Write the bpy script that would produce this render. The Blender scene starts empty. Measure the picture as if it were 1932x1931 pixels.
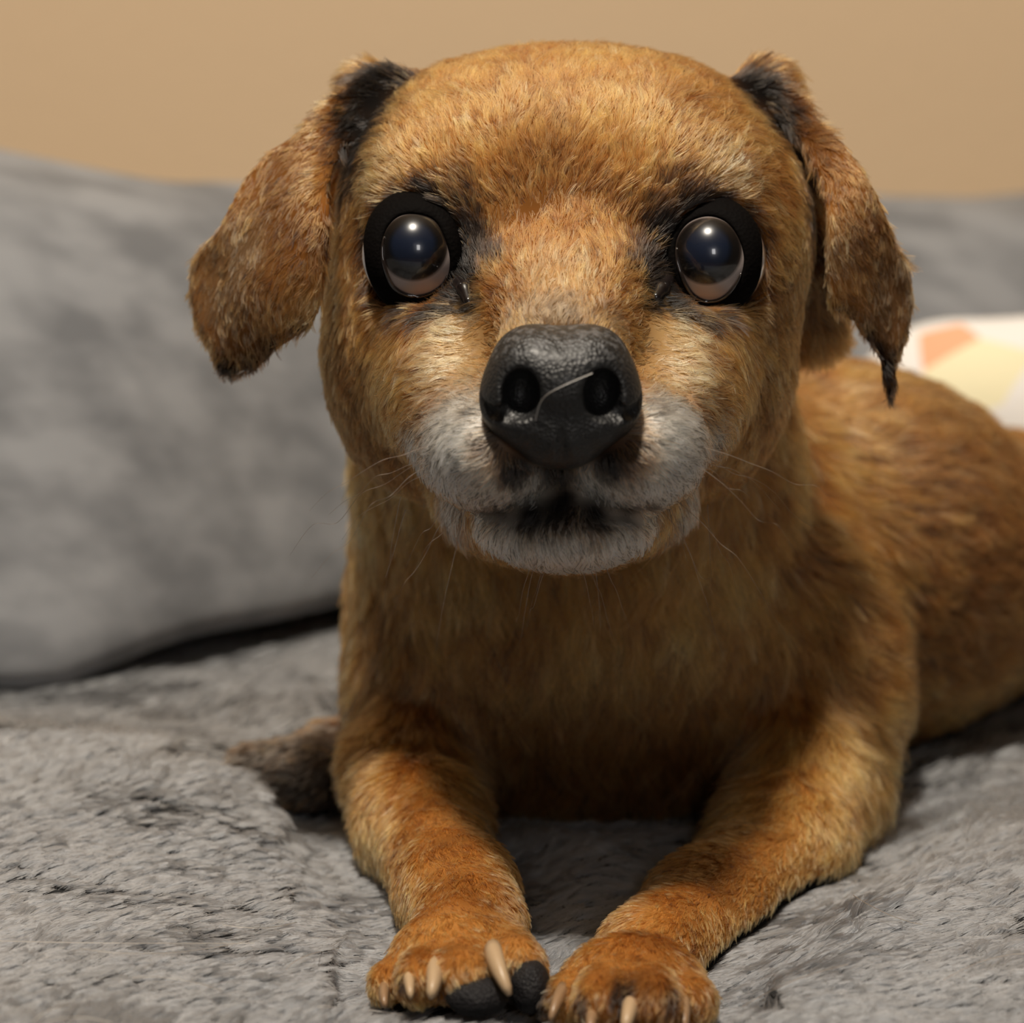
import bpy, math
import numpy as np
from mathutils import Vector, Matrix

rng = np.random.default_rng(7)
scene = bpy.context.scene
COL = scene.collection

# ---------------------------------------------------------------- camera, world, light, exposure
F = 4200.0                      # focal length in pixels of the 1932 px frame
PITCH = math.radians(8.0)
CAM = np.array([0.0, -0.42, 0.138])
FWD = np.array([0.0, math.cos(PITCH), -math.sin(PITCH)])
UP = np.array([0.0, math.sin(PITCH), math.cos(PITCH)])
RIGHT = np.array([1.0, 0.0, 0.0])


def W(px, py, y):
    """world point seen at pixel (px, py) whose distance behind the eye plane is y millimetres"""
    d = FWD + RIGHT * (px - 966.0) / F - UP * (py - 965.5) / F
    t = (y / 1000.0 - CAM[1]) / d[1]
    return CAM + d * t


cam_data = bpy.data.cameras.new('camera')
cam = bpy.data.objects.new('camera', cam_data)
COL.objects.link(cam)
cam.location = CAM
cam.rotation_euler = (math.pi / 2 - PITCH, 0, 0)
cam_data.sensor_width = 36.0
cam_data.sensor_fit = 'HORIZONTAL'
cam_data.lens = 36.0 * F / 1932.0
cam_data.clip_start = 0.01
cam_data.dof.use_dof = True
cam_data.dof.focus_distance = 0.406
cam_data.dof.aperture_fstop = (cam_data.lens / 1000.0) / 0.0056
scene.camera = cam

world = bpy.data.worlds.new('world')
scene.world = world
world.use_nodes = True
wn = world.node_tree.nodes['Background']
wn.inputs['Color'].default_value = (1.0, 0.90, 0.80, 1)
wn.inputs['Strength'].default_value = 0.022

sd = bpy.data.lights.new('ceiling_lamp_light', 'AREA')
sd.shape = 'DISK'
sd.size = 0.20
sd.energy = 60.0
sd.color = (1.0, 0.90, 0.76)
sun = bpy.data.objects.new('ceiling_lamp_light', sd)
COL.objects.link(sun)
sun.location = (-0.20, -0.62, 2.05)
sun.rotation_euler = (Vector((0, 0, 0.1)) - Vector(sun.location)).to_track_quat('-Z', 'Y').to_euler()

fd = bpy.data.lights.new('added_fill_light', 'AREA')  # unseen fill light, added near the camera to brighten muzzle and chin
fd.shape = 'RECTANGLE'; fd.size = 0.10; fd.size_y = 0.16
fd.energy = 0.42
fd.color = (1.0, 0.97, 0.95)
fill = bpy.data.objects.new('added_fill_light', fd)
COL.objects.link(fill)
fill.location = (0.10, -0.66, 0.30)
fill.rotation_euler = (Vector((0, 0, 0.1)) - Vector(fill.location)).to_track_quat('-Z', 'Y').to_euler()

scene.view_settings.view_transform = 'Standard'
scene.view_settings.look = 'None'
scene.view_settings.exposure = 0.0
scene.view_settings.gamma = 1.0
scene.view_settings.use_curve_mapping = False
scene.cycles.max_bounces = 8
scene.cycles.use_denoising = True
scene.cycles.adaptive_threshold = 0.02


# ---------------------------------------------------------------- helpers
def tag(o, label=None, cat=None, group=None, kind=None):
    if label: o['label'] = label
    if cat: o['category'] = cat
    if group: o['group'] = group
    if kind: o['kind'] = kind
    return o


def mesh_obj(name, V, Fc, mat, parent=None, smooth=True):
    me = bpy.data.meshes.new(name)
    V = np.asarray(V, dtype=np.float64)
    if isinstance(Fc, np.ndarray):
        n, k = Fc.shape
        me.vertices.add(len(V)); me.vertices.foreach_set('co', V.astype(np.float32).ravel())
        me.loops.add(n * k); me.loops.foreach_set('vertex_index', Fc.astype(np.int32).ravel())
        me.polygons.add(n)
        me.polygons.foreach_set('loop_start', np.arange(0, n * k, k, dtype=np.int32))
        me.update(calc_edges=True)
        me.validate()
    else:
        me.from_pydata([tuple(v) for v in V], [], Fc)
    if smooth:
        me.polygons.foreach_set('use_smooth', np.ones(len(me.polygons), dtype=bool))
    if mat: me.materials.append(mat)
    o = bpy.data.objects.new(name, me)
    COL.objects.link(o)
    if parent: o.parent = parent
    return o


def hash3(i, j, k, s=0):
    n = (i.astype(np.int64) * 73856093) ^ (j.astype(np.int64) * 19349663) ^ (k.astype(np.int64) * 83492791) ^ (s * 2654435761)
    n = (n ^ (n >> 13)) * 1274126177 & 0x7fffffff
    n = (n ^ (n >> 15)) * 2246822519 & 0x7fffffff
    return (n & 0xfffff) / float(0xfffff)


def noise3(P, scale, seed=0):
    """smooth value noise in -1..1"""
    q = P / scale
    i0 = np.floor(q).astype(np.int64)
    f = q - i0
    f = f * f * (3 - 2 * f)
    r = 0
    for dx in (0, 1):
        for dy in (0, 1):
            for dz in (0, 1):
                w = (f[:, 0] if dx else 1 - f[:, 0]) * (f[:, 1] if dy else 1 - f[:, 1]) * (f[:, 2] if dz else 1 - f[:, 2])
                r = r + w * hash3(i0[:, 0] + dx, i0[:, 1] + dy, i0[:, 2] + dz, seed)
    return r * 2 - 1


def norm(v):
    return v / np.maximum(np.linalg.norm(v, axis=-1, keepdims=True), 1e-12)


class Grid:
    """signed distances sampled in a box; primitives joined smoothly, then meshed"""
    def __init__(s, lo, hi, h):
        s.lo = np.array(lo, float); s.h = h
        s.n = np.ceil((np.array(hi) - s.lo) / h).astype(int) + 1
        s.A = np.full(s.n, 1.0, np.float32)

    def sub(s, lo, hi):
        a = np.clip(np.floor((lo - s.lo) / s.h).astype(int), 0, s.n)
        b = np.clip(np.ceil((hi - s.lo) / s.h).astype(int) + 1, 0, s.n)
        if np.any(b <= a): return None
        ax = [(s.lo[i] + s.h * np.arange(a[i], b[i])).astype(np.float32) for i in range(3)]
        X, Y, Z = np.meshgrid(*ax, indexing='ij', sparse=True)
        return (slice(a[0], b[0]), slice(a[1], b[1]), slice(a[2], b[2])), X, Y, Z

    def comb(s, sl, d, k, mode):
        a = s.A[sl]
        if mode == 'sub':
            d = -d
            if k <= 0: s.A[sl] = np.maximum(a, d); return
            h = np.clip(.5 - .5 * (d - a) / k, 0, 1)
            s.A[sl] = d + (a - d) * h + k * h * (1 - h)
        else:
            if k <= 0: s.A[sl] = np.minimum(a, d); return
            h = np.clip(.5 + .5 * (d - a) / k, 0, 1)
            s.A[sl] = d + (a - d) * h - k * h * (1 - h)

    def ell(s, c, r, k=.006, R=None, mode='add'):
        c = np.asarray(c, float); r = np.asarray(r, float) if np.ndim(r) else np.array([r] * 3, float)
        m = (max(r) if R is not None else r) + k + 4 * s.h
        g = s.sub(c - m, c + m)
        if g is None: return
        sl, X, Y, Z = g
        X = X - c[0]; Y = Y - c[1]; Z = Z - c[2]
        if R is not None:
            M = np.array(R)
            X, Y, Z = (M[0, i] * X + M[1, i] * Y + M[2, i] * Z for i in range(3))
        k0 = np.sqrt((X / r[0]) ** 2 + (Y / r[1]) ** 2 + (Z / r[2]) ** 2)
        k1 = np.sqrt((X / r[0] ** 2) ** 2 + (Y / r[1] ** 2) ** 2 + (Z / r[2] ** 2) ** 2)
        d = k0 * (k0 - 1) / np.maximum(k1, 1e-9)
        s.comb(sl, d.astype(np.float32), k, mode)

    def cap(s, a, b, ra, rb, k=.006, mode='add'):
        a = np.asarray(a, float); b = np.asarray(b, float)
        m = max(ra, rb) + k + 4 * s.h
        g = s.sub(np.minimum(a, b) - m, np.maximum(a, b) + m)
        if g is None: return
        sl, X, Y, Z = g
        ba = b - a; L2 = ba @ ba
        t = np.clip(((X - a[0]) * ba[0] + (Y - a[1]) * ba[1] + (Z - a[2]) * ba[2]) / L2, 0, 1)
        d = np.sqrt((X - a[0] - ba[0] * t) ** 2 + (Y - a[1] - ba[1] * t) ** 2 + (Z - a[2] - ba[2] * t) ** 2) - (ra + (rb - ra) * t)
        s.comb(sl, d.astype(np.float32), k, mode)

    def chain(s, pts, k=.006, mode='add'):
        for (a, ra), (b, rb) in zip(pts[:-1], pts[1:]):
            s.cap(a, b, ra, rb, k, mode)

    def at(s, P):
        q = (np.asarray(P) - s.lo) / s.h
        q = np.clip(q, 0, s.n - 1.001)
        i = q.astype(int); f = q - i
        r = 0
        for dx in (0, 1):
            for dy in (0, 1):
                for dz in (0, 1):
                    w = (f[:, 0] if dx else 1 - f[:, 0]) * (f[:, 1] if dy else 1 - f[:, 1]) * (f[:, 2] if dz else 1 - f[:, 2])
                    r = r + w * s.A[i[:, 0] + dx, i[:, 1] + dy, i[:, 2] + dz]
        return r

    def mesh(s, smooth=2):
        A = s.A
        ins = A < 0
        c = [(x, y, z) for x in (0, 1) for y in (0, 1) for z in (0, 1)]
        n = s.n
        cut = lambda v, o: v[o[0]:n[0] - 1 + o[0], o[1]:n[1] - 1 + o[1], o[2]:n[2] - 1 + o[2]]
        any_ = np.zeros(n - 1, bool); all_ = np.ones(n - 1, bool)
        for o in c:
            any_ |= cut(ins, o); all_ &= cut(ins, o)
        cells = np.argwhere(any_ & ~all_)
        idx = np.full(n - 1, -1, np.int32)
        idx[tuple(cells.T)] = np.arange(len(cells))
        acc = np.zeros((len(cells), 3)); cnt = np.zeros(len(cells))
        for i, o in enumerate(c):
            for ax in range(3):
                if o[ax]: continue
                o2 = list(o); o2[ax] = 1
                va = A[tuple((cells + o).T)]; vb = A[tuple((cells + o2).T)]
                m = (va < 0) != (vb < 0)
                t = np.where(m, va / np.where(m, va - vb, 1), 0)
                p = np.tile(np.array(o, float), (len(cells), 1)); p[:, ax] = t
                acc[m] += p[m]; cnt[m] += 1
        V = s.lo + s.h * (cells + acc / cnt[:, None])
        quads = []
        for ax in range(3):
            u, v = [(1, 2), (2, 0), (0, 1)][ax]
            sl0 = [slice(None)] * 3; sl1 = [slice(None)] * 3
            sl0[ax] = slice(0, -1); sl1[ax] = slice(1, None)
            a = ins[tuple(sl0)]; b = ins[tuple(sl1)]
            E = np.argwhere(a != b)
            ok = (E[:, u] > 0) & (E[:, v] > 0) & (E[:, u] < n[u] - 1) & (E[:, v] < n[v] - 1)
            E = E[ok]
            fl = a[tuple(E.T)]
            q = []
            for du, dv in ((0, 0), (-1, 0), (-1, -1), (0, -1)):
                Q = E.copy(); Q[:, u] += du; Q[:, v] += dv
                q.append(idx[tuple(Q.T)])
            q = np.stack(q, 1)
            q[~fl] = q[~fl][:, ::-1]
            quads.append(q)
        Q = np.concatenate(quads)
        for _ in range(smooth):
            S = np.zeros_like(V); N = np.zeros(len(V))
            for i in range(4):
                a, b = Q[:, i], Q[:, (i + 1) % 4]
                for x in range(3):
                    S[:, x] += np.bincount(a, V[b, x], len(V)) + np.bincount(b, V[a, x], len(V))
                N += np.bincount(a, minlength=len(V)) + np.bincount(b, minlength=len(V))
            V = V * .5 + .5 * S / np.maximum(N, 1)[:, None]
        return V, Q


def vnormals(V, Q):
    n = np.cross(V[Q[:, 2]] - V[Q[:, 0]], V[Q[:, 3]] - V[Q[:, 1]])
    N = np.zeros_like(V)
    for i in range(Q.shape[1]):
        for x in range(3):
            N[:, x] += np.bincount(Q[:, i], n[:, x], len(V))
    return norm(N)


def hair_obj(name, P, R, mat, colors=None, parent=None):
    """P: (n, m, 3) curve points, R: (n, m) radii"""
    n, m = P.shape[:2]
    h = bpy.data.hair_curves.new(name)
    h.add_curves([m] * n)
    h.position_data.foreach_set('vector', P.astype(np.float32).ravel())
    ra = h.attributes.get('radius') or h.attributes.new('radius', 'FLOAT', 'POINT')
    ra.data.foreach_set('value', R.astype(np.float32).ravel())
    if colors is not None:
        colors = np.asarray(colors, dtype=np.float32)
        ca = h.attributes.new('hair_tint', 'FLOAT_COLOR', 'POINT' if colors.ndim == 3 else 'CURVE')
        c4 = np.ones(colors.shape[:-1] + (4,), np.float32); c4[..., :3] = colors
        ca.data.foreach_set('color', c4.ravel())
    h.materials.append(mat)
    o = bpy.data.objects.new(name, h)
    COL.objects.link(o)
    if parent: o.parent = parent
    return o


# ---------------------------------------------------------------- materials
def new_mat(name):
    m = bpy.data.materials.new(name); m.use_nodes = True
    return m, m.node_tree, m.node_tree.nodes['Principled BSDF']


def pbr(name, col, rough=.6, coat=0, spec=.5, bump=None, sheen=0):
    m, t, b = new_mat(name)
    b.inputs['Base Color'].default_value = (*col, 1)
    b.inputs['Roughness'].default_value = rough
    b.inputs['Coat Weight'].default_value = coat
    b.inputs['Coat Roughness'].default_value = .05
    b.inputs['Specular IOR Level'].default_value = spec
    b.inputs['Sheen Weight'].default_value = sheen
    if bump:
        kind, sc, st, dist = bump
        tc = t.nodes.new('ShaderNodeTexCoord')
        n = t.nodes.new('ShaderNodeTexVoronoi' if kind == 'v' else 'ShaderNodeTexNoise')
        n.inputs['Scale'].default_value = sc
        t.links.new(tc.outputs['Object'], n.inputs['Vector'])
        bp = t.nodes.new('ShaderNodeBump'); bp.inputs['Strength'].default_value = st; bp.inputs['Distance'].default_value = dist
        t.links.new(n.outputs[0], bp.inputs['Height'])
        t.links.new(bp.outputs['Normal'], b.inputs['Normal'])
    return m


def hair_mat(name, rough=.35, radial=.5, mel=None):
    m = bpy.data.materials.new(name); m.use_nodes = True
    t = m.node_tree; t.nodes.clear()
    o = t.nodes.new('ShaderNodeOutputMaterial')
    b = t.nodes.new('ShaderNodeBsdfHairPrincipled')
    b.parametrization = 'COLOR'
    a = t.nodes.new('ShaderNodeAttribute'); a.attribute_name = 'hair_tint'
    t.links.new(a.outputs['Color'], b.inputs['Color'])
    b.inputs['Roughness'].default_value = rough
    b.inputs['Radial Roughness'].default_value = radial
    b.inputs['Random Roughness'].default_value = .1
    t.links.new(b.outputs[0], o.inputs['Surface'])
    return m


M_fur = hair_mat('fur_hair', .38, .6)
M_pile = hair_mat('plush_pile_hair', .6, .8)
M_skin, t, b = new_mat('dog_skin')
a = t.nodes.new('ShaderNodeAttribute'); a.attribute_name = 'skin_tint'
t.links.new(a.outputs['Color'], b.inputs['Base Color'])
b.inputs['Roughness'].default_value = .9
b.inputs['Specular IOR Level'].default_value = .03

# ---------------------------------------------------------------- the dog's body (one continuous surface)
MM = .001
G = Grid((-.085, -.085, -.006), (.30, .40, .185), .00125)


def E_(px, py, y, rx, ry, rz, k=6, **kw):
    G.ell(W(px, py, y), (rx * MM, ry * MM, rz * MM), k * MM, **kw)


def C_(pts, k=6):
    G.chain([(W(px, py, y), r * MM) for px, py, y, r in pts], k * MM)


# skull
E_(972, 338, 44, 33.5, 44, 25, 8)
E_(1165, 338, 44, 33.5, 44, 25, 10)
E_(1068, 395, 30, 38, 31, 26, 10)
E_(815, 435, 32, 18, 27, 21, 8)
E_(1348, 445, 33, 19.5, 27, 21, 8)
C_([(1440, 180, 46, 7), (1500, 330, 46, 8), (1520, 480, 46, 8.5), (1515, 600, 52, 9)], 5)
C_([(700, 190, 46, 7), (655, 330, 46, 7), (645, 480, 46, 7)], 5)
# brows
E_(815, 345, 17, 10, 12, 8, 8)
E_(1315, 350, 17, 10, 12, 8, 8)
E_(1066, 428, 15, 25, 17, 18, 12)
# cheeks and jaw
E_(785, 660, 34, 19, 29, 27, 10)
E_(1325, 655, 34, 18.5, 29, 27, 10)
E_(1062, 760, 32, 38, 34, 25, 10)
E_(880, 640, 6, 15, 19, 15, 9)
E_(1250, 640, 6, 15, 19, 15, 9)
# muzzle
C_([(1064, 470, 16, 15), (1062, 590, -8, 13.5), (1060, 690, -28, 11.5)], 9)
E_(860, 750, 0, 13, 22, 14, 9)
E_(1265, 750, 0, 13, 22, 14, 9)
E_(938, 845, -22, 13.6, 20.5, 11.5, 8)
E_(1188, 843, -22, 13.6, 20.5, 11.5, 4)
E_(1062, 800, -18, 17, 20, 13, 6)
E_(1066, 982, -20, 16, 19, 8.6, 2.0)
E_(990, 935, 0, 14, 20, 9.5, 5)
E_(1064, 948, -18, 14, 17.5, 7, 2.5)
E_(1140, 935, 0, 14, 20, 9.5, 5)
E_(1066, 930, 12, 25, 28, 14, 6)
# neck, chest, shoulders
C_([(1066, 600, 75, 40), (1085, 860, 90, 47), (1110, 1050, 97, 50)], 14)
E_(1120, 1190, 98, 55, 46, 50, 14)
E_(1150, 1120, 120, 58, 50, 54, 14)
E_(820, 1330, 82, 18, 24, 26, 12)
E_(1520, 1290, 88, 22, 28, 36, 12)
# trunk going back and to the right
G.ell((.078, .165, .043), (.064, .070, .052), .02, R=Matrix.Rotation(math.radians(-40), 3, 'Z'))
G.ell((.126, .218, .034), (.057, .080, .037), .02, R=Matrix.Rotation(math.radians(-42), 3, 'Z'))
G.ell((.180, .280, .028), (.050, .065, .031), .02, R=Matrix.Rotation(math.radians(-45), 3, 'Z'))
# haunch and folded hind leg on the right side
G.ell((.205, .235, .030), (.030, .045, .030), .012, R=Matrix.Rotation(math.radians(-30), 3, 'Z'))
G.cap((.215, .215, .010), (.190, .175, .009), .011, .009, .006)
C_([(650, 1440, 88, 11), (580, 1475, 76, 9.5), (480, 1464, 79, 7.5)], 5)
# tail base
G.chain([((.225, .335, .040), .012), ((.255, .355, .025), .009), ((.262, .335, .012), .007), ((.255, .30, .008), .005)], .008)
# forelegs
C_([(820, 1330, 82, 18), (766, 1462, 56, 12.8), (792, 1560, 30, 11.6), (862, 1690, -10, 10.4), (886, 1755, -30, 10.6)], 7)
C_([(1520, 1320, 82, 20), (1530, 1480, 58, 15), (1478, 1600, 34, 13.0), (1335, 1728, 0, 11.2), (1225, 1812, -32, 10.2)], 7)
# paws
E_(868, 1812, -44, 12.2, 13, 9.0, 5)
E_(1195, 1868, -50, 12.6, 13, 9.2, 5)
for px, py, y, r in ((738, 1858, -52, 4.2), (796, 1850, -60, 4.7), (872, 1846, -62, 5.0), (972, 1828, -54, 5.6)):
    C_([(px * .7 + 868 * .3, py - 38, y + 13, r * .95), (px, py, y, r)], 1.0)
for px, py, y, r in ((1064, 1897, -61, 4.6), (1138, 1894, -69, 5.2), (1226, 1896, -70, 5.2), (1304, 1894, -61, 4.6)):
    C_([(px * .7 + 1198 * .3, py - 38, y + 13, r * .95), (px, py, y, r)], 1.0)


# ears: folded flaps, each a curved sheet with its own thickness
def poly_dist(x, z, P):
    """signed distance in the sheet's own outline (mm); negative inside"""
    d = np.full(x.shape, 1e9, np.float32); s = np.ones(x.shape, bool)
    n = len(P)
    for i in range(n):
        ax, az = P[i]; bx, bz = P[(i + 1) % n]
        ex, ez = bx - ax, bz - az
        t = np.clip(((x - ax) * ex + (z - az) * ez) / (ex * ex + ez * ez), 0, 1)
        d = np.minimum(d, (x - ax - ex * t) ** 2 + (z - az - ez * t) ** 2)
        c = ((az <= z) & (bz > z)) | ((bz <= z) & (az > z))
        if ez != 0:
            s ^= c & (x < ax + (z - az) / ez * ex)
    d = np.sqrt(d)
    return np.where(s, d, -d)


def ear(outline, depth, thick):
    """outline and depth points are given where the photograph shows them, turned into millimetres at the ear's distance"""
    ym = 22
    P = [W(px, py, ym) * 1000 for px, py in outline]
    P2 = [(p[0], p[2]) for p in P]
    D = [(W(px, py, ym) * 1000, y) for px, py, y in depth]
    lo = np.array([min(p[0] for p in P2) - 8, -12, min(p[1] for p in P2) - 8]) * MM
    hi = np.array([max(p[0] for p in P2) + 8, 62, max(p[1] for p in P2) + 8]) * MM
    sl, X, Y, Z = G.sub(lo, hi)
    x = (X[:, 0, :] * 1000 + 0 * Z[:, 0, :] * 0); z = (Z[:, 0, :] * 1000 + 0 * X[:, 0, :])
    x = np.broadcast_to(X[:, 0, :] * 1000, np.broadcast(X[:, 0, :], Z[:, 0, :]).shape)
    z = np.broadcast_to(Z[:, 0, :] * 1000, x.shape)
    pd = poly_dist(x, z, P2)
    ws = 0; ds = 0
    for p, y in D:
        w = np.exp(-((x - p[0]) ** 2 + (z - p[2]) ** 2) / (2 * 6.5 ** 2)) + 1e-4 / ((x - p[0]) ** 2 + (z - p[2]) ** 2 + 8.0)
        ws = ws + w; ds = ds + w * y
    dep = ds / ws
    # keep the outline where it was seen: shift with distance from the eye
    a = np.abs(Y * 1000 - dep[:, None, :]) - thick
    b = pd[:, None, :] + thick
    d = np.minimum(np.maximum(a, b), 0) + np.sqrt(np.maximum(a, 0) ** 2 + np.maximum(b, 0) ** 2) - 0.0
    d = np.where((b > 0) & (a > -thick), np.sqrt(np.maximum(a + thick, 0) ** 2 + np.maximum(b, 0) ** 2) - thick, d)
    G.comb(sl, (d * MM).astype(np.float32), 2.5 * MM, 'add')


EAR_L = [(720, 112), (665, 135), (605, 190), (548, 255), (500, 282), (455, 335), (425, 392), (408, 432), (365, 470), (346, 500), (344, 560), (360, 618), (390, 660),
         (408, 705), (440, 713), (490, 692), (548, 640), (598, 612), (618, 575), (630, 500), (634, 420), (628, 350), (650, 285), (700, 235), (760, 190), (790, 130)]
DEP_L = [(760, 140, 40), (700, 170, 34), (640, 220, 24), (720, 220, 34), (560, 260, 30), (470, 330, 32), (640, 330, 12), (560, 380, 14), (600, 430, 6), (450, 450, 22), (350, 500, 34),
         (350, 600, 32), (480, 560, 12), (560, 560, 6), (620, 560, 10), (400, 690, 26), (450, 640, 17), (540, 640, 14)]
EAR_R = [(1385, 135), (1440, 130), (1495, 148), (1535, 178), (1553, 220), (1592, 268), (1630, 328), (1668, 405), (1690, 455), (1724, 495), (1731, 560), (1727, 615), (1705, 665), (1690, 690),
         (1693, 738), (1683, 752), (1670, 748), (1662, 705), (1655, 672), (1622, 632), (1592, 592), (1562, 588), (1550, 560), (1545, 480), (1548, 420), (1540, 350), (1505, 260), (1450, 200), (1400, 180)]
DEP_R = [(1400, 150, 40), (1470, 160, 34), (1450, 200, 36), (1540, 200, 30), (1550, 300, 22), (1600, 280, 24), (1590, 350, 12), (1660, 410, 24), (1560, 440, 14), (1610, 460, 9), (1725, 510, 34), (1660, 540, 18),
         (1725, 620, 32), (1600, 560, 12), (1650, 640, 16), (1690, 700, 22), (1680, 750, 22), (1560, 580, 18)]
ear(EAR_L, DEP_L, 1.7)
ear(EAR_R, DEP_R, 1.7)

# eye sockets, mouth, nose seat
EYES = [(786, 482, 5.5, (779, 461)), (1341, 490, 5.5, (1334, 468))]
ER = 10.4
for px, py, y, _ in EYES:
    G.ell(W(px, py, y), (ER + .5) * MM, 1.5 * MM, mode='sub')
    G.ell(W(px, py + 1, -6.5), (8.4 * MM, 9 * MM, 9.4 * MM), 2.5 * MM, mode='sub')
for i in range(12):      # lip line: a thin gap under the flews
    a0, a1 = (i - 6) / 6, (i - 5) / 6
    f = lambda u: W(1062 + 215 * u, 956 + 34 * abs(u) ** 1.6, -39 + 20 * u * u)
    G.cap(f(a0), f(a1), 1.3 * MM, 1.3 * MM, 1.2 * MM, mode='sub')
for i in range(4):       # groove below the nose
    G.cap(W(1059, 880 + 17 * i, -43), W(1059, 897 + 17 * i, -42.5), 1.0 * MM, 1.2 * MM, 1.5 * MM, mode='sub')
# the body rests on the blanket
sl, X, Y, Z = G.sub(G.lo, np.array([1., 1., .012]))
G.comb(sl, np.broadcast_to(Z - .0006, G.A[sl].shape).astype(np.float32), 2 * MM, 'sub')
BV, BQ = G.mesh(2)
BN = vnormals(BV, BQ)

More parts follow.
